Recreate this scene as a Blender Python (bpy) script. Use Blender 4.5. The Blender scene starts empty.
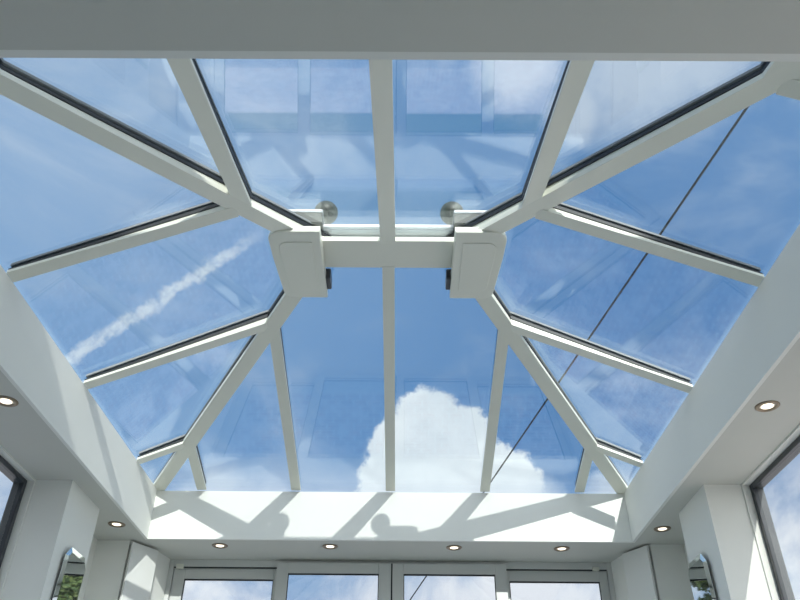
import bpy, math, random
from mathutils import Vector, Matrix
C = bpy.context.scene.collection
S = 0.7                      # metres per layout unit
ZC = 2.764                   # height of the lantern eaves above the floor, metres
A, B1, B2, R0, H, D = 2.4695, 2.9948, 2.8232, 0.5057, 0.8235, 0.5206
def W(p): return Vector((p[0]*S, p[1]*S, p[2]*S+ZC))

# ------------------------------------------------------------------ camera
CP, CY, CR = 0.6206743, -0.0041727, 0.0084675
F_ = Vector((math.sin(CY)*math.cos(CP), math.cos(CY)*math.cos(CP), math.sin(CP)))
R_ = Vector((math.cos(CY), -math.sin(CY), 0)); U_ = R_.cross(F_)
Rr = R_*math.cos(CR)+U_*math.sin(CR); Ur = -R_*math.sin(CR)+U_*math.cos(CR)
CAMU = Vector((0.11625, -4.6413, -2.9705)); CAM = W(CAMU)
cd = bpy.data.cameras.new('camera'); cam = bpy.data.objects.new('camera', cd); C.objects.link(cam)
m = Matrix((Rr, Ur, -F_)).transposed().to_4x4(); m.translation = CAM; cam.matrix_world = m
cd.sensor_width = 36; cd.lens = 36*750/800; cd.clip_start = 0.02; cd.clip_end = 500
bpy.context.scene.camera = cam
def pdir(px, py): return (Rr*((px-400)/750)+Ur*((300-py)/750)+F_).normalized()

# ------------------------------------------------------------------ view
vs = bpy.context.scene.view_settings
bpy.context.scene.display_settings.display_device = 'sRGB'
vs.view_transform = 'Standard'; vs.look = 'None'; vs.gamma = 1; vs.use_curve_mapping = False; vs.exposure = 0.0

# ------------------------------------------------------------------ node helpers
class NT:
    def __init__(s, t): s.t = t
    def n(s, typ, **k):
        o = s.t.nodes.new(typ)
        for a, b in k.items(): setattr(o, a, b)
        return o
    def put(s, sock, v):
        if isinstance(v, bpy.types.NodeSocket): s.t.links.new(v, sock)
        elif v is not None: sock.default_value = v
    def math(s, op, a, b=None, c=None, clamp=False):
        o = s.n('ShaderNodeMath', operation=op, use_clamp=clamp)
        for i, v in enumerate((a, b, c)): s.put(o.inputs[i], v)
        return o.outputs[0]
    def vm(s, op, a, b=None):
        o = s.n('ShaderNodeVectorMath', operation=op)
        s.put(o.inputs[0], a); s.put(o.inputs[1], b)
        return o.outputs['Value'] if op in ('DOT_PRODUCT', 'DISTANCE', 'LENGTH') else o.outputs[0]
    def mix(s, f, a, b):
        o = s.n('ShaderNodeMix', data_type='RGBA')
        s.put(o.inputs[0], f); s.put(o.inputs[6], a); s.put(o.inputs[7], b)
        return o.outputs[2]
    def noise(s, vec, scale, detail=4, rough=.5, dist=0):
        o = s.n('ShaderNodeTexNoise'); s.put(o.inputs['Vector'], vec)
        o.inputs['Scale'].default_value = scale; o.inputs['Detail'].default_value = detail
        o.inputs['Roughness'].default_value = rough; o.inputs['Distortion'].default_value = dist
        return o.outputs[0]
    def ramp(s, v, lo, hi, smooth=True):
        o = s.n('ShaderNodeMapRange', interpolation_type='SMOOTHSTEP' if smooth else 'LINEAR')
        s.put(o.inputs[0], v); o.inputs[1].default_value = lo; o.inputs[2].default_value = hi
        return o.outputs[0]

# ------------------------------------------------------------------ world sky
wd = bpy.data.worlds.new('sky'); bpy.context.scene.world = wd; wd.use_nodes = True
nt = NT(wd.node_tree); wd.node_tree.nodes.clear()
tc = nt.n('ShaderNodeTexCoord'); dv = nt.vm('NORMALIZE', tc.outputs['Generated'])
sep = nt.n('ShaderNodeSeparateXYZ'); nt.put(sep.inputs[0], dv); dz = sep.outputs[2]
deep = (0.105, 0.265, 0.560, 1); mid = (0.185, 0.385, 0.70, 1); pale = (0.60, 0.70, 0.88, 1)
f1 = nt.ramp(nt.vm('DISTANCE', dv, pdir(660, 300)), 0.05, 0.75, False)
col = nt.mix(f1, deep, mid)
col = nt.mix(nt.math('MULTIPLY', nt.ramp(dz, 0.34, 0.0, False), 0.9), col, pale)
sc = nt.n('ShaderNodeVectorMath', operation='MULTIPLY'); nt.put(sc.inputs[0], dv); sc.inputs[1].default_value = (1.0, 1.0, 2.2)
nw = nt.noise(sc.outputs[0], 3.2, 7, .6, .5)
wisp = nt.math('MULTIPLY', nt.ramp(nw, .42, .80), .5)
wl = nt.math('SUBTRACT', 1.0, nt.ramp(nt.vm('DISTANCE', dv, pdir(80, 130)), 0.0, 0.55))
wisp = nt.math('ADD', wisp, nt.math('MULTIPLY', nt.math('MULTIPLY', wl, nw), .45))
cloudw = (0.80, 0.87, 0.97, 1)
col = nt.mix(wisp, col, cloudw)
# cumulus banks
def blobs(lst, nscale, namp, edge):
    cur = None
    for px, py, r in lst:
        v = nt.math('DIVIDE', nt.vm('DISTANCE', dv, pdir(px, py)), r/750)
        cur = v if cur is None else nt.math('SMOOTH_MIN', cur, v, 0.18)
    nz = nt.math('SUBTRACT', nt.noise(dv, nscale, 9, .68), .5)
    return nt.ramp(nt.math('ADD', cur, nt.math('MULTIPLY', nz, namp)), 1.0+edge, 1.0-edge)
big = blobs([(428, 418, 30), (462, 440, 34), (396, 445, 26), (384, 478, 26), (405, 505, 44), (440, 485, 60), (490, 475, 32), (425, 455, 45), (514, 478, 26), (520, 520, 30)], 30, 1.25, .13)
shade = nt.ramp(nt.noise(dv, 9, 6, .55), .3, .75)
cumcol = nt.mix(shade, (0.90, 0.97, 1.02, 1), (1.16, 1.19, 1.20, 1))
col = nt.mix(nt.math('MULTIPLY', big, .97), col, cumcol)
small = blobs([(610, 500, 26), (545, 505, 20), (330, 512, 16), (215, 500, 30), (270, 515, 22), (640, 60, 60), (700, 30, 60), (575, 110, 26), (520, 60, 40)], 11, 1.5, .55)
col = nt.mix(nt.math('MULTIPLY', small, .75), col, cloudw)
low = nt.math('MULTIPLY', nt.ramp(nt.noise(dv, 6.5, 7, .58, .3), .34, .56), nt.ramp(dz, .40, .30))
col = nt.mix(nt.math('MULTIPLY', low, .9), col, (1.02, 1.02, 1.07, 1))
# vapour trail
pa, pb = pdir(58, 366), pdir(262, 233); nrm = pa.cross(pb).normalized(); along = (pb-pa).normalized()
off = nt.math('MULTIPLY', nt.math('SUBTRACT', nt.noise(dv, 26, 5, .6), .5), .010)
dd = nt.math('ABSOLUTE', nt.math('ADD', nt.vm('DOT_PRODUCT', dv, nrm), off))
ta = nt.vm('DOT_PRODUCT', dv, along); ta0, ta1 = pa.dot(along), pb.dot(along)
wdt = nt.math('ADD', .0085, nt.math('MULTIPLY', nt.math('SUBTRACT', nt.noise(dv, 75, 4, .7), .5), .022))
tr = nt.ramp(nt.math('DIVIDE', dd, wdt), 1.35, .25)
tr = nt.math('MULTIPLY', tr, nt.math('MULTIPLY', nt.ramp(ta, ta0-.02, ta0+.02), nt.ramp(ta, ta1+.02, ta1-.07)))
tr = nt.math('MULTIPLY', tr, nt.ramp(nt.noise(dv, 40, 5, .7), .25, .6))
col = nt.mix(nt.math('MULTIPLY', tr, .85), col, (0.86, 0.93, 1.0, 1))
# fill glow added around the sun, behind the viewer, to brighten the interior
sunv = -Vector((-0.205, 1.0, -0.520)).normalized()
fill_glow = nt.math('POWER', nt.ramp(nt.vm('DOT_PRODUCT', dv, sunv), .18, 1.0), 1.2)
ad = nt.n('ShaderNodeVectorMath', operation='MULTIPLY_ADD'); nt.put(ad.inputs[0], fill_glow); ad.inputs[1].default_value = (2.0, 1.95, 1.80); nt.put(ad.inputs[2], col)
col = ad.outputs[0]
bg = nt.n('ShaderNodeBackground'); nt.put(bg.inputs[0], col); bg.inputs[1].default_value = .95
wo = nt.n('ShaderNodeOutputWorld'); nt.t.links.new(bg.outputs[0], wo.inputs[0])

# ------------------------------------------------------------------ sun
SD = Vector((-0.205, 1.0, -0.520)).normalized()
sl = bpy.data.lights.new('sun', 'SUN'); sl.energy = 5.1; sl.angle = math.radians(0.53); sl.color = (1.0, 0.965, 0.90)
so = bpy.data.objects.new('sun', sl); C.objects.link(so); so.rotation_euler = SD.to_track_quat('-Z', 'Y').to_euler(); so.location = (3, -15, 12)

# ------------------------------------------------------------------ materials
def mat(name, col, rough=.5, metal=0, bump=0, bscale=60, var=0, vscale=6, spec=.5):
    mt = bpy.data.materials.new(name); mt.use_nodes = True
    t = NT(mt.node_tree); b = mt.node_tree.nodes['Principled BSDF']
    b.inputs['Roughness'].default_value = rough; b.inputs['Metallic'].default_value = metal
    b.inputs['Specular IOR Level'].default_value = spec
    tcn = t.n('ShaderNodeTexCoord'); ov = tcn.outputs['Object']
    c2 = tuple(x*(1-var) for x in col)
    t.put(b.inputs['Base Color'], t.mix(t.noise(ov, vscale, 4), (*col, 1), (*c2, 1)))
    if bump:
        bn = t.n('ShaderNodeBump'); bn.inputs['Strength'].default_value = bump; bn.inputs['Distance'].default_value = .002
        t.put(bn.inputs['Height'], t.noise(ov, bscale, 4)); t.t.links.new(bn.outputs[0], b.inputs['Normal'])
    return mt
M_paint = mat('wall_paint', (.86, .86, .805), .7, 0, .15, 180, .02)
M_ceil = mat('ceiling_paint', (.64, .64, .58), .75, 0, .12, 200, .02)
M_upvc = mat('white_frame', (.80, .80, .70), .32, 0, 0, 60, .015)
M_door = mat('door_frame_grey', (.66, .67, .64), .35, 0, 0, 60, .02)
M_black = mat('rubber_gasket', (.018, .02, .022), .5, 0, 0, 60, .2)
M_dark = mat('anthracite_frame', (.045, .05, .058), .3, 0, 0, 60, .1)
M_slate = mat('grey_cap', (.62, .63, .66), .4, 0, 0, 60, .05)
M_cap = mat('grey_outer_cap', (.17, .18, .19), .6, 0, 0, 60, .05)
M_ball = mat('pewter_metal', (.035, .038, .032), .45, .2, .1, 40, .25, 14)
M_bezel = mat('bronze_bezel', (.30, .24, .17), .3, .8, 0, 60, .1)
M_panel = mat('satin_panel', (.82, .82, .78), .3, 0, 0, 60, .01)
M_floor = mat('pale_floor_tile', (.80, .77, .70), .4, 0, .1, 30, .08)
M_wire = mat('cable_sheath', (.006, .006, .007), .9, spec=.1)
M_bark = mat('bark', (.14, .10, .07), .9, 0, .8, 30, .4)
M_grass = mat('grass', (.09, .15, .04), .95, 0, .6, 20, .5, 3)
M_back = mat('mirror_backing', (.05, .05, .05), .6)

def leafmat(name, c1, c2):
    mt = mat(name, c1, .6, var=.0); t = NT(mt.node_tree); b = mt.node_tree.nodes['Principled BSDF']
    g = t.n('ShaderNodeTexCoord')
    t.put(b.inputs['Base Color'], t.mix(t.ramp(t.noise(g.outputs['Object'], 2.2, 4), .35, .65), (*c1, 1), (*c2, 1)))
    return mt
M_leaf = leafmat('dark_leaves', (.05, .085, .022), (.12, .15, .05))
M_leaf2 = leafmat('pale_leaves', (.12, .16, .05), (.24, .26, .12))

def glassmat(name, f0, tint):
    mt = bpy.data.materials.new(name); mt.use_nodes = True; t = NT(mt.node_tree); mt.node_tree.nodes.clear()
    g = t.n('ShaderNodeNewGeometry')
    c = t.math('ABSOLUTE', t.vm('DOT_PRODUCT', g.outputs['Incoming'], g.outputs['Normal']))
    sch = t.math('ADD', f0, t.math('MULTIPLY', 0.62-f0, t.math('POWER', t.math('SUBTRACT', 1.0, c, clamp=True), 5.0)))
    tr = t.n('ShaderNodeBsdfTransparent'); tr.inputs[0].default_value = (*tint, 1)
    gl = t.n('ShaderNodeBsdfGlossy'); gl.inputs['Roughness'].default_value = 0.0; gl.inputs['Color'].default_value = (.95, .98, 1, 1)
    mx = t.n('ShaderNodeMixShader'); t.put(mx.inputs[0], sch); t.t.links.new(tr.outputs[0], mx.inputs[1]); t.t.links.new(gl.outputs[0], mx.inputs[2])
    o = t.n('ShaderNodeOutputMaterial'); t.t.links.new(mx.outputs[0], o.inputs[0])
    return mt
M_glass = glassmat('roof_glass', .095, (.93, .965, .98))
M_wglass = glassmat('window_glass', .05, (.95, .975, .98))
M_mirror = bpy.data.materials.new('silvered_mirror'); M_mirror.use_nodes = True
_b = M_mirror.node_tree.nodes['Principled BSDF']; _b.inputs['Metallic'].default_value = 1; _b.inputs['Roughness'].default_value = .02; _b.inputs['Base Color'].default_value = (.84, .88, .86, 1)
M_lamp = bpy.data.materials.new('lamp_lens'); M_lamp.use_nodes = True
_b = M_lamp.node_tree.nodes['Principled BSDF']; _b.inputs['Emission Color'].default_value = (1, .86, .66, 1); _b.inputs['Emission Strength'].default_value = 2.2
M_refl = mat('lamp_reflector', (.85, .78, .65), .3, .6)
M_brick = bpy.data.materials.new('brick_paving'); M_brick.use_nodes = True
t = NT(M_brick.node_tree); b = M_brick.node_tree.nodes['Principled BSDF']; b.inputs['Roughness'].default_value = .85
tcn = t.n('ShaderNodeTexCoord'); bk = t.n('ShaderNodeTexBrick'); t.put(bk.inputs['Vector'], tcn.outputs['Object'])
bk.inputs['Scale'].default_value = 3.2; bk.inputs['Color1'].default_value = (.66, .42, .38, 1); bk.inputs['Color2'].default_value = (.45, .36, .36, 1)
bk.inputs['Mortar'].default_value = (.80, .78, .74, 1); bk.inputs['Mortar Size'].default_value = .035
t.put(b.inputs['Base Color'], t.mix(t.ramp(t.noise(tcn.outputs['Object'], 5, 5), .4, .7), bk.outputs[0], (.84, .76, .72, 1)))

M_house = bpy.data.materials.new('house_brick'); M_house.use_nodes = True
t = NT(M_house.node_tree); b = M_house.node_tree.nodes['Principled BSDF']; b.inputs['Roughness'].default_value = .9
tcn = t.n('ShaderNodeTexCoord'); mp_ = t.n('ShaderNodeMapping'); mp_.inputs['Rotation'].default_value = (math.pi/2, 0, 0); t.put(mp_.inputs[0], tcn.outputs['Object'])
bk = t.n('ShaderNodeTexBrick'); t.put(bk.inputs['Vector'], mp_.outputs[0]); bk.inputs['Scale'].default_value = 4.5
bk.inputs['Color1'].default_value = (.50, .36, .30, 1); bk.inputs['Color2'].default_value = (.38, .27, .23, 1); bk.inputs['Mortar'].default_value = (.6, .57, .52, 1)
t.put(b.inputs['Base Color'], bk.outputs[0])

# ------------------------------------------------------------------ object helpers
ORG = {}
def obj(name, verts, faces, mt, parent=None, origin=None, bevel=0, smooth=False):
    """verts in metres, world space"""
    me = bpy.data.meshes.new(name)
    po = ORG.get(parent.name, Vector((0, 0, 0))) if parent else Vector((0, 0, 0))
    og = Vector(origin) if origin is not None else (po if parent else Vector((0, 0, 0)))
    me.from_pydata([tuple(Vector(v)-og) for v in verts], [], faces); me.validate(); me.update()
    import bmesh
    bm = bmesh.new(); bm.from_mesh(me); bmesh.ops.recalc_face_normals(bm, faces=bm.faces); bm.to_mesh(me); bm.free()
    me.materials.append(mt)
    o = bpy.data.objects.new(name, me); C.objects.link(o); o.location = og-po
    if parent: o.parent = parent
    ORG[o.name] = og
    if smooth:
        for p in me.polygons: p.use_smooth = True
    if bevel:
        bv = o.modifiers.new('bevel', 'BEVEL'); bv.width = bevel; bv.segments = 2; bv.limit_method = 'ANGLE'
        bv.angle_limit = math.radians(35)
    return o
def thing(name, label, cat, loc, group=None):
    o = bpy.data.objects.new(name, None); C.objects.link(o); o.location = loc; o.empty_display_size = .1
    ORG[o.name] = Vector(loc); o['label'] = label; o['category'] = cat
    if group: o['group'] = group
    return o
def tag(o, label, cat, group=None):
    o['label'] = label; o['category'] = cat
    if group: o['group'] = group
    return o
def st(o): o['kind'] = 'structure'; return o
class MB:
    def __init__(s): s.v = []; s.f = []
    def add(s, v, f):
        n = len(s.v); s.v += [Vector(x) for x in v]; s.f += [tuple(i+n for i in q) for q in f]; return s
    def prism(s, poly, vec):
        """poly of world points extruded by vec"""
        n = len(poly); vec = Vector(vec); v = [Vector(p) for p in poly]+[Vector(p)+vec for p in poly]
        return s.add(v, [tuple(range(n))[::-1], tuple(range(n, 2*n))]+[(i, (i+1) % n, (i+1) % n+n, i+n) for i in range(n)])
    def box(s, a, b):
        """unit-space corners"""
        a = W(a); b = W(b)
        return s.prism([(a.x, a.y, a.z), (b.x, a.y, a.z), (b.x, b.y, a.z), (a.x, b.y, a.z)], (0, 0, b.z-a.z))
    def bar(s, P, Q, w, z0, z1):
        """bar along P-Q (units), half width w, between heights z0,z1 above the line"""
        d = Vector(Q)-Vector(P); n = Vector((-d.y, d.x, 0)).normalized()*w; up0 = Vector((0, 0, z0)); up1 = Vector((0, 0, z1-z0))*S
        P = Vector(P); Q = Vector(Q)
        return s.prism([W(P-n+up0), W(P+n+up0), W(Q+n+up0), W(Q-n+up0)], up1)
    def bar2(s, P, Q, w, f0, f1):
        """bar whose bottom and top heights above the line are functions of the line height"""
        d = Vector(Q)-Vector(P); n = Vector((-d.y, d.x, 0)).normalized()*w; P = Vector(P); Q = Vector(Q)
        def up(p, f): return p+Vector((0, 0, f(p.z)))
        v = [up(P, f0)-n, up(P, f0)+n, up(P, f1)+n, up(P, f1)-n, up(Q, f0)-n, up(Q, f0)+n, up(Q, f1)+n, up(Q, f1)-n]
        return s.add([W(x) for x in v], [(0, 1, 2, 3), (7, 6, 5, 4), (0, 4, 5, 1), (1, 5, 6, 2), (2, 6, 7, 3), (3, 7, 4, 0)])
    def lathe(s, c, prof, n=32):
        """c world centre, prof list (r, z) metres"""
        v = []; f = []
        for r, z in prof:
            for i in range(n): a = 2*math.pi*i/n; v.append(Vector(c)+Vector((r*math.cos(a), r*math.sin(a), z)))
        for k in range(len(prof)-1):
            for i in range(n): j = (i+1) % n; f.append((k*n+i, k*n+j, (k+1)*n+j, (k+1)*n+i))
        f.append(tuple(range(n))[::-1]); f.append(tuple(range((len(prof)-1)*n, len(prof)*n)))
        return s.add(v, f)
    def tube(s, P, Q, r0, r1=None, n=10):
        P = Vector(P); Q = Vector(Q); r1 = r0 if r1 is None else r1; d = (Q-P).normalized()
        a = d.orthogonal().normalized(); b = d.cross(a); v = []
        for c, r in ((P, r0), (Q, r1)):
            for i in range(n): t_ = 2*math.pi*i/n; v.append(c+a*r*math.cos(t_)+b*r*math.sin(t_))
        return s.add(v, [(i, (i+1) % n, (i+1) % n+n, i+n) for i in range(n)]+[tuple(range(n))[::-1], tuple(range(n, 2*n))])
    def build(s, name, mt, parent=None, **k): return obj(name, s.v, s.f, mt, parent, **k)
def frame_poly(mb, plane, a0, a1, b0, b1, t, d0, d1, t2=None):
    """rectangular ring; plane 'y': a=x,b=z,depth y ; plane 'x': a=y,b=z,depth x.  t = top/bottom width, t2 = side width"""
    t2 = t if t2 is None else t2
    def bx(p0, p1, q0, q1):
        if plane == 'y': mb.box((p0, d0, q0), (p1, d1, q1))
        else: mb.box((d0, p0, q0), (d1, p1, q1))
    bx(a0, a0+t2, b0, b1); bx(a1-t2, a1, b0, b1); bx(a0+t2, a1-t2, b1-t, b1); bx(a0+t2, a1-t2, b0, b0+t)

# ------------------------------------------------------------------ the room
XW, YF, YB = 3.0, 3.80, -6.2
ZF = -ZC/S; G0, G1 = .042, .128
def gap(z): return G0+(G1-G0)*z/H
GAP = G1
XO, YFO = 3.16, 4.02
# floor
st(MB().box((-XO, YB-.3, ZF-.15), (XO, YFO, ZF)).build('floor', M_floor))
st(MB().box((-90, -60, ZF-.5), (90, 120, ZF-.16)).build('ground', M_grass))
pt = MB(); pt.box((-14, YFO+.001, ZF-.16), (14, 16, ZF-.04)); pt.box((-14, -16, ZF-.16), (-XO-.001, YFO+.001, ZF-.04)); pt.box((XO+.001, -16, ZF-.16), (14, YFO+.001, ZF-.04))
st(pt.build('floor_patio', M_brick))
# ceiling slab ring (soffit at z = -D, top outside at z = .03)
c = MB(); zt = -.01
t_f = .03
c.box((-XO, YB-.3, -D), (XO, -B2-t_f, zt)); c.box((-XO, B1+t_f, -D), (XO, YFO, zt))
c.box((-XO, -B2-t_f, -D), (-A-t_f, B1+t_f, zt)); c.box((A+t_f, -B2-t_f, -D), (XO, B1+t_f, zt))
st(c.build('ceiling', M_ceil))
# upstand boards lining the opening, one per side
def upstand(n, a, b): st(MB().box(a, b).build('trim_%d' % n, M_paint))
zu = .02
upstand(1, (-A-t_f, -B2, -D), (-A, B1, zu-.02)); upstand(2, (A, -B2, -D), (A+t_f, B1, zu-.02))
upstand(3, (-A-t_f, B1, -D), (A+t_f, B1+t_f, zu-.032)); upstand(4, (-A-t_f, -B2-t_f, -D), (A+t_f, -B2+.006, zu-.02))
# side walls with a window opening each
WY0, WY1, WZ0, WZ1 = -5.9, 1.44, -3.2, -.535
for s, nm in ((-1, 'left'), (1, 'right')):
    w = MB(); x0, x1 = (XW*s, XO*s)
    w.box((x0, YB-.3, ZF), (x1, WY0, -D)); w.box((x0, WY1, ZF), (x1, YFO, -D))
    w.box((x0, WY0, ZF), (x1, WY1, WZ0)); w.box((x0, WY0, WZ1), (x1, WY1, -D))
    wo_ = st(w.build('wall_%s' % nm, M_paint))
    MB().box((2.685*s, 1.455, ZF), (XW*s, 2.16, -D)).build('pier', M_paint, wo_)
    # return in the front corner, splayed behind the tall panel
    pl = [(XW, 3.06), (2.665, 3.06), (2.485, 3.355), (2.41, YF-.12), (2.41, YFO), (XW, YFO)]
    MB().prism([W((x*s, y, ZF)) for x, y in pl], (0, 0, (-D-ZF)*S)).build('corner_return', M_paint, wo_)
w = MB()
w.box((-2.41, YFO-.02, -D-.001), (2.41, YFO, -D+.001))
bw = st(MB().box((-XO, YB-.1, ZF), (XO, YB, -D)).build('wall_back', M_paint))
# the house the room is built against; its wall shades the near end of the opening
hs = MB(); hs.prism([W((-11, y, z)) for y, z in ((YB-.31, ZF), (YB-.31, 3.04), (YB-.10, 3.04), (YB-.10, 3.23), (YB-6, 4.4), (YB-10, 3.2), (YB-10, ZF))], (15.2*S, 0, 0))
hs.build('house', M_house, bw)

# side windows
for n, s in ((1, -1), (2, 1)):
    f = MB(); frame_poly(f, 'x', WY0, WY1, WZ0, WZ1, .042, 3.06*s, 3.15*s, .055)
    fo = st(f.build('window_%d' % n, M_dark, bevel=.003))
    g = MB(); g.box((3.078*s, WY0+.05, WZ0+.038), (3.10*s, WY1-.05, WZ1-.038)); g.build('glass_pane', M_wglass, fo)
    for ym in (-1.2, -3.6): MB().box((3.06*s, ym-.06, WZ0+.042), (3.15*s, ym+.06, WZ1-.042)).build('mullion', M_dark, fo, bevel=.003)

# front patio doors: outer frame + four leaves
ZB = ZF+.02
f = MB(); frame_poly(f, 'y', -2.41, 2.41, ZF, -D, .075, 3.70, 3.92, .05); st(f.build('trim_5', M_door, bevel=.003))
def leaf(n, x0, x1, top, y0, px0, px1, ptop):
    f = MB(); y1 = y0+.075
    f.box((x0, y0, ZB), (px0, y1, top)); f.box((px1, y0, ZB), (x1, y1, top))
    f.box((px0, y0, ptop), (px1, y1, top)); f.box((px0, y0, ZB), (px1, y1, ZB+.16))
    o = st(f.build('door_%d' % n, M_door, bevel=.003))
    g = MB(); g.box((px0-.005, y0+.03, ZB+.155), (px1+.005, y0+.055, ptop+.005)); g.build('glass_pane', M_wglass, o)
    g = MB(); frame_poly(g, 'y', px0, px1, ZB+.16, ptop, .014, y0+.012, y0+.0295, .008); g.build('gasket', M_black, o)
leaf(1, -2.355, -1.15, -.605, 3.725, -2.232, -1.263, -.716)
leaf(2, -1.225, .010, -.56, 3.64, -1.10, -.122, -.672)
leaf(3, .026, 1.255, -.56, 3.64, .145, 1.13, -.672)
leaf(4, 1.18, 2.355, -.605, 3.725, 1.29, 2.268, -.716)
MB().box((-2.355, 3.705, -.605), (-1.235, 3.725, -.592)).build('track_seal', M_black, bpy.data.objects['door_1'])
MB().box((1.265, 3.705, -.605), (2.355, 3.725, -.592)).build('track_seal', M_black, bpy.data.objects['door_4'])
MB().box((.010, 3.655, ZB), (.026, 3.70, -.56)).build('meeting_seal', M_black, bpy.data.objects['door_2'])
MB().box((-2.33, 3.68, -.62), (-2.25, 3.72, -.57)).build('roller_stop', M_upvc, bpy.data.objects['door_1'], bevel=.003)
MB().box((2.20, 3.68, -.61), (2.27, 3.72, -.575)).build('roller_stop', M_upvc, bpy.data.objects['door_4'], bevel=.003)

# ------------------------------------------------------------------ roof lantern
def zL(x): return H*(A-abs(x))/(A-R0)
def zF(y): return H*(1-y/B1)
def zBk(y): return H*(1+y/B2)
def hipy(x, s): return (B1 if s > 0 else B2)*(abs(x)-R0)/(A-R0)*s
lan = thing('roof_lantern', 'white framed glazed hipped roof lantern over the ceiling opening', 'roof lantern', W((0, 0, 0)))
RW, RD = .058, .07       # rafter half width, depth below the glass
HW = .070
def member(name, P, Q, w, zb, foot=None):
    lip = lambda z: min(.026, gap(z)*.55)
    web = lambda z: max(gap(z)-.034, gap(z)*.6)
    b_ = MB().bar2(P, Q, w, lambda z: zb, lip); b_.bar2(P, Q, w*.72, lambda z: lip(z)-.002, web)
    o = b_.build(name, M_upvc, lan, bevel=.003)
    MB().bar2(P, Q, w*.84, web, lambda z: gap(z)-.001).build('gasket', M_black, o)
    MB().bar2(P, Q, w*.75, lambda z: gap(z)+.0285, lambda z: gap(z)+.036).build('cap_seal', M_cap, o)
    MB().bar2(P, Q, w*.7, lambda z: gap(z)+.036, lambda z: gap(z)+.050).build('outer_cap', M_cap, o)
    return o
e = .0
for sx in (-1, 1):
    for sy in (-1, 1):
        Bq = B1 if sy > 0 else B2
        P = Vector((A*sx, Bq*sy, 0)); Q = Vector((R0*sx, 0, H))
        member('hip_rafter', P, Q, HW, -.012)
for X in (-2, -1, 0, 1, 2):
    for sy in (-1, 1):
        Bq = B1 if sy > 0 else B2
        P = Vector((X, Bq*sy, 0))
        y = sy*.15 if X == 0 else hipy(X, sy)+sy*.05
        z = (zF(y) if sy > 0 else zBk(y))
        member('rafter', P, (X, y, z), RW-(.008 if sy > 0 else 0), 0)
for sx in (-1, 1):
    for X in (1, 2):
        for sy in (-1, 1):
            y = hipy(X, sy); x0 = (X+.05)*sx
            member('side_rafter', (A*sx, y, 0), (x0, y, zL(x0)), RW-.004, 0)
# ridge
rd = MB()
rd.prism([W((-R0-.1, -.168, H-.035)), W((-R0-.1, .168, H-.035)), W((-R0-.1, .168, H+.01)), W((-R0-.1, 0, H+GAP-.002)), W((-R0-.1, -.168, H+.01))], ((2*R0+.2)*S, 0, 0))
ro = rd.build('ridge_beam', M_upvc, lan, bevel=.003)
MB().box((-R0-.05, -.105, H+GAP+.005), (R0+.05, .105, H+GAP+.02)).build('cap_seal', M_slate, ro)
MB().prism([W((-R0-.08, y, H+z)) for y, z in ((-.13, GAP+.015), (.13, GAP+.015), (.13, GAP+.045), (.05, GAP+.07), (-.05, GAP+.07), (-.13, GAP+.045))], ((2*R0+.16)*S, 0, 0)).build('outer_cap', M_slate, ro, bevel=.003)
# ridge end plates, finials
for sx in (-1, 1):
    pts = [(.508, -.405), (.80, -.405)]
    def arc(cx, cy, r, a0, a1, k=8): return [(cx+r*math.cos(math.radians(a0+(a1-a0)*i/k)), cy+r*math.sin(math.radians(a0+(a1-a0)*i/k))) for i in range(k+1)]
    pts = [(.508, -.40)]+arc(.80, -.30, .10, -90, 0)+[(.895, -.1)]+arc(.785, .36, .08, 0, 90)+[(.508, .44)]
    z0, z1 = .680, .72
    pl = MB().prism([W((x*sx, y, z0)) for x, y in pts], (0, 0, (z1-z0)*S)).build('ridge_end_plate', M_upvc, lan, bevel=.006)
    cx_, cy_ = .69, .02
    inn = [(cx_+(x-cx_)*.66, cy_+(y-cy_)*.72) for x, y in pts]
    MB().prism([W((x*sx, y, z0-.008)) for x, y in inn], (0, 0, .009*S)).build('raised_panel', M_upvc, pl, bevel=.004)
    MB().prism([W((x*sx*1.0, y*.9, z1)) for x, y in pts], (0, 0, .05*S)).build('mounting_block', M_upvc, pl)
    MB().box((.47*sx, .20, z1-.015), (.52*sx, .36, z1+.09)).build('bolt_cover', M_dark, pl, bevel=.008)
    # outside: end cap of the ridge
    oc = [(cx_+(x-cx_)*.95, y*.62) for x, y in pts]
    o = MB().prism([W((x*sx, y, H+.195)) for x, y in oc], (0, 0, .03*S)).build('ridge_end_cap', M_slate, lan, bevel=.005)
    MB().prism([W((x*sx, y*.95, H+.10)) for x, y in oc], (0, 0, .10*S)).build('dark_skirt', M_black, o)
    c0 = W((sx*.52, -.02, H+.21))
    prof = [(.030, 0), (.046, .004), (.050, .012), (.040, .022), (.024, .034), (.020, .05), (.026, .058), (.048, .068)]
    cz, rr = .128, .069
    prof = prof[:-1]+[(rr*math.sin(math.radians(a)), cz-rr*math.cos(math.radians(a))) for a in range(30, 180, 10)]+[(.001, cz+rr)]
    MB().lathe(c0, prof, 32).build('finial', M_ball, lan, smooth=True)
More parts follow.
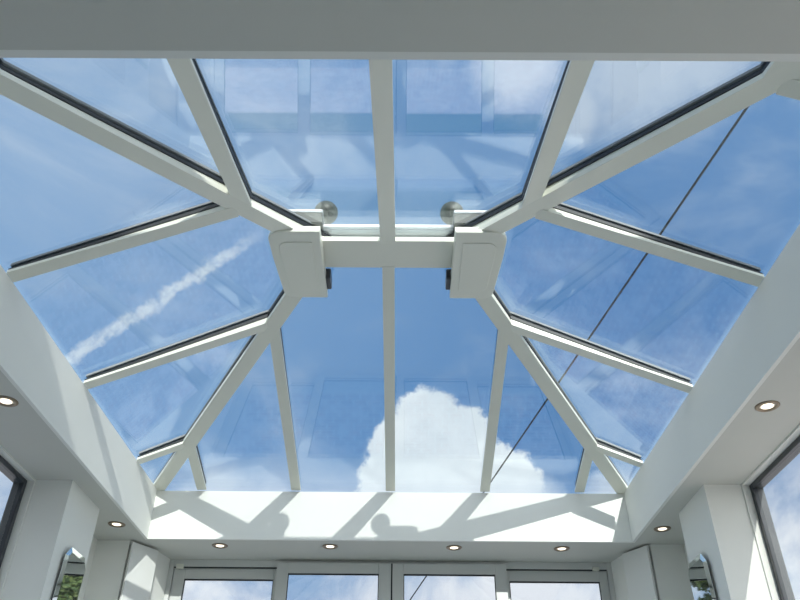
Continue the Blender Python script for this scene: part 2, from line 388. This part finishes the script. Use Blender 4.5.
# glazing: one pane per bay
def clip(poly, ax, lo, hi):
    for sgn, lim in ((1, lo), (-1, hi)):
        out = []
        for i in range(len(poly)):
            p, q_ = poly[i], poly[(i+1) % len(poly)]
            a, b_ = sgn*(p[ax]-lim), sgn*(q_[ax]-lim)
            if a >= 0: out.append(p)
            if (a >= 0) != (b_ >= 0):
                k = a/(a-b_); out.append(tuple(p[j]+(q_[j]-p[j])*k for j in range(3)))
        poly = out
        if len(poly) < 3: return []
    return poly
ex = 0.16/ (A-R0)           # run a little over the eaves
def corner(sx, sy):
    Bq = B1 if sy > 0 else B2
    return (sx*(A+ex*(A-R0)), sy*(Bq+ex*Bq), -H*ex)
TH = .028
for sy in (1, -1):
    poly = [corner(-1, sy), corner(1, sy), (R0, 0, H), (-R0, 0, H)]
    ed = [-3, -2, -1, 0, 1, 2, 3]
    for a, b_ in zip(ed, ed[1:]):
        pp = clip(poly, 0, a+.004, b_-.004)
        if pp: MB().prism([W((x, y, z+gap(z))) for x, y, z in pp], (0, 0, TH*S)).build('glass_pane', M_glass, lan)
for sx in (-1, 1):
    poly = [corner(sx, -1), corner(sx, 1), (R0*sx, 0, H)]
    ys = [-4, hipy(2, -1), hipy(1, -1), hipy(1, 1), hipy(2, 1), 4]
    for a, b_ in zip(ys, ys[1:]):
        pp = clip(poly, 1, a+.004, b_-.004)
        if pp: MB().prism([W((x, y, z+gap(z))) for x, y, z in pp], (0, 0, TH*S)).build('glass_pane', M_glass, lan)
# eaves beam outside the upstand
ev = MB(); o1 = .16; o0 = .10
for a, b_ in (((-A-o1, -B2-o1, zt), (A+o1, -B2-o0, .012)), ((-A-o1, B1+o0, zt), (A+o1, B1+o1, .012)),
              ((-A-o1, -B2-o0, zt), (-A-o0, B1+o0, .012)), ((A+o0, -B2-o0, zt), (A+o1, B1+o0, .012))): ev.box(a, b_)
ev.build('eaves_beam', M_slate, lan)

# ------------------------------------------------------------------ tall corner panels
for s, lab in ((-1, 'tall white panel across the left front corner, splashed with sunlight'), (1, 'tall white panel across the right front corner, all in shade')):
    P = Vector((2.655*s, 3.045, 0)); Q = Vector((2.475*s, 3.345, 0)); d = (Q-P).normalized(); n = Vector((-d.y, d.x, 0))
    if n.y > 0: n = -n
    P += n*.018; Q += n*.018
    t_ = thing('corner_panel', lab, 'panel', W(((P.x+Q.x)/2, (P.y+Q.y)/2, ZF)))
    MB().prism([W(P+Vector((0, 0, ZF))), W(Q+Vector((0, 0, ZF))), W(Q+n*.032+Vector((0, 0, ZF))), W(P+n*.032+Vector((0, 0, ZF)))], (0, 0, (-D-.022-ZF)*S)).build('board', M_panel, t_, bevel=.004)
    k = (Q-P)*.04
    MB().prism([W(P+k-n*.016+Vector((0, 0, ZF))), W(Q-k-n*.016+Vector((0, 0, ZF))), W(Q-k+Vector((0, 0, ZF))), W(P+k+Vector((0, 0, ZF)))], (0, 0, (-D-.035-ZF)*S)).build('backing', M_black, t_)

# ------------------------------------------------------------------ wall mirrors on the piers
for s, y0, y1, zt_, lab in ((-1, 1.615, 2.095, -1.01, 'tall wall mirror with clipped corners hanging on the left pier'), (1, 1.68, 2.15, -1.005, 'tall wall mirror with clipped corners hanging on the right pier')):
    xw = 2.685; zb = -1.95; ch = .085; bv = .045
    def octo(i):
        c_ = ch-.41*i*0
        return [(y0+i, zb+c_), (y0+c_, zb+i), (y1-c_, zb+i), (y1-i, zb+c_), (y1-i, zt_-c_), (y1-c_, zt_-i), (y0+c_, zt_-i), (y0+i, zt_-c_)]
    root = thing('wall_mirror', lab, 'mirror', W((xw*s, (y0+y1)/2, zb)))
    root.rotation_euler = (0, -s*math.radians(1.5), 0)
    MB().prism([W(((xw)*s, y, z)) for y, z in octo(.01)], (-.006*s, 0, 0)).build('backing', M_back, root)
    a = [W(((xw-.012)*s, y, z)) for y, z in octo(0)]; b_ = [W(((xw-.026)*s, y, z)) for y, z in octo(bv)]; z_ = [W(((xw-.0088)*s, y, z)) for y, z in octo(0)]
    v = z_+a+b_; fc = [tuple(range(8)), tuple(range(16, 24))]
    for k in (0, 8): fc += [(k+i, k+(i+1) % 8, k+8+(i+1) % 8, k+8+i) for i in range(8)]
    MB().add(v, fc).build('mirror_glass', M_mirror, root)

# ------------------------------------------------------------------ recessed spotlights
spots = [(-2.65, 2.56, 'recessed ceiling spotlight by the left front corner panel'), (-2.645, .025, 'recessed ceiling spotlight over the left window'),
         (2.655, 2.58, 'recessed ceiling spotlight by the right front corner panel'), (2.655, .025, 'recessed ceiling spotlight over the right window'),
         (-1.77, 3.20, 'recessed ceiling spotlight above the far left door pane'), (-.622, 3.20, 'recessed ceiling spotlight above the door pane left of centre'),
         (.668, 3.21, 'recessed ceiling spotlight above the door pane right of centre'), (1.79, 3.22, 'recessed ceiling spotlight above the far right door pane')]
proto = None
for x, y, lab in spots:
    loc = W((x, y, -D))
    if proto is None:
        proto = thing('recessed_spotlight', lab, 'spotlight', loc, 'recessed ceiling spotlights')
        r = .058
        v = MB(); prof = [(r*.62, .0), (r*.66, -.006), (r*.9, -.007), (r, -.003), (r, .002), (r*.62, .002)]
        n = 36; vv = []; ff = []
        for a_, z in prof:
            for i in range(n): th = 2*math.pi*i/n; vv.append(loc+Vector((a_*math.cos(th), a_*math.sin(th), z)))
        for k in range(len(prof)):
            for i in range(n): j = (i+1) % n; k2 = (k+1) % len(prof); ff.append((k*n+i, k*n+j, k2*n+j, k2*n+i))
        MB().add(vv, ff).build('bezel', M_bezel, proto, smooth=True)
        MB().lathe(loc, [(r*.64, -.0015), (r*.64, .001)], 32).build('reflector', M_refl, proto)
        MB().lathe(loc, [(r*.05, -.0065), (r*.34, -.0055), (r*.47, -.0035), (r*.5, -.001)], 32).build('lamp_lens', M_lamp, proto, smooth=True)
        kids = list(proto.children)
    else:
        p = proto.copy(); C.objects.link(p); p.location = loc; p['label'] = lab
        for ch_ in kids: q_ = ch_.copy(); C.objects.link(q_); q_.parent = p

# ------------------------------------------------------------------ outdoors
P1 = CAM+pdir(750, 103)*7.2; P2 = CAM+pdir(410, 600)*16.5
d = P2-P1
tag(MB().tube(P1-d*.45, P2+d*.8, .0115, n=8).build('overhead_cable', M_wire, origin=P1), 'thin black overhead cable crossing the sky beyond the glass roof', 'cable')

def tree(x, y, h, rad, n, lm, label, seed):
    rnd = random.Random(seed); base = Vector((x, y, -.11-.001+0))
    base.z = W((0, 0, ZF-.16)).z
    root = thing('garden_tree', label, 'tree', base, 'garden trees')
    tk = MB(); top = base+Vector((0, 0, h*.75)); tk.tube(base, top, h*.03, h*.012)
    lumps = []
    for i in range(11):
        a = i*2.4; zz = h*(.42+.5*rnd.random()); rr_ = rad*(.35+.35*rnd.random())*(1.25-zz/h*.6)
        cpt = base+Vector((rr_*math.cos(a), rr_*math.sin(a), zz)); lumps.append((cpt, rad*(.38+.2*rnd.random())))
        tk.tube(base+Vector((0, 0, zz*.6)), cpt, h*.010, h*.004, 6)
    lumps.append((base+Vector((0, 0, h*.88)), rad*.42))
    tk.build('trunk', M_bark, root)
    lf = MB(); vv = []; ff = []
    for i in range(n):
        cpt, r = rnd.choice(lumps); u = Vector((rnd.gauss(0, 1), rnd.gauss(0, 1), rnd.gauss(0, 1))).normalized()
        p = cpt+u*r*(.55+.5*rnd.random()); a = Vector((rnd.gauss(0, 1), rnd.gauss(0, 1), rnd.gauss(0, .6))).normalized(); b_ = a.orthogonal().normalized()
        s_ = h*.014*(.7+.7*rnd.random()); k = len(vv)
        vv += [p-a*s_, p+b_*s_*.5, p+a*s_, p-b_*s_*.5]; ff.append((k, k+1, k+2, k+3))
    me = bpy.data.meshes.new('foliage'); me.from_pydata([tuple(v-base) for v in vv], [], ff); me.materials.append(lm)
    o = bpy.data.objects.new('foliage', me); C.objects.link(o); o.parent = root
def at(az, dist): return CAM.x+math.sin(math.radians(az))*dist, CAM.y+math.cos(math.radians(az))*dist
for sg, lab, sd in ((1, 'dark leafy tree far down the garden, seen only in the mirror on the left pier', 1), (-1, 'dark leafy tree far down the garden, seen only in the mirror on the right pier', 2)):
    p = W((sg*24.0, 60, 0)); tree(p.x, p.y, 14.5, 3.6, 12000, M_leaf, lab, sd)
tx, ty = at(32.5, 15); tree(tx, ty, 5.25, 1.3, 7000, M_leaf2, 'pale tree whose tip shows low in the right side window', 3)
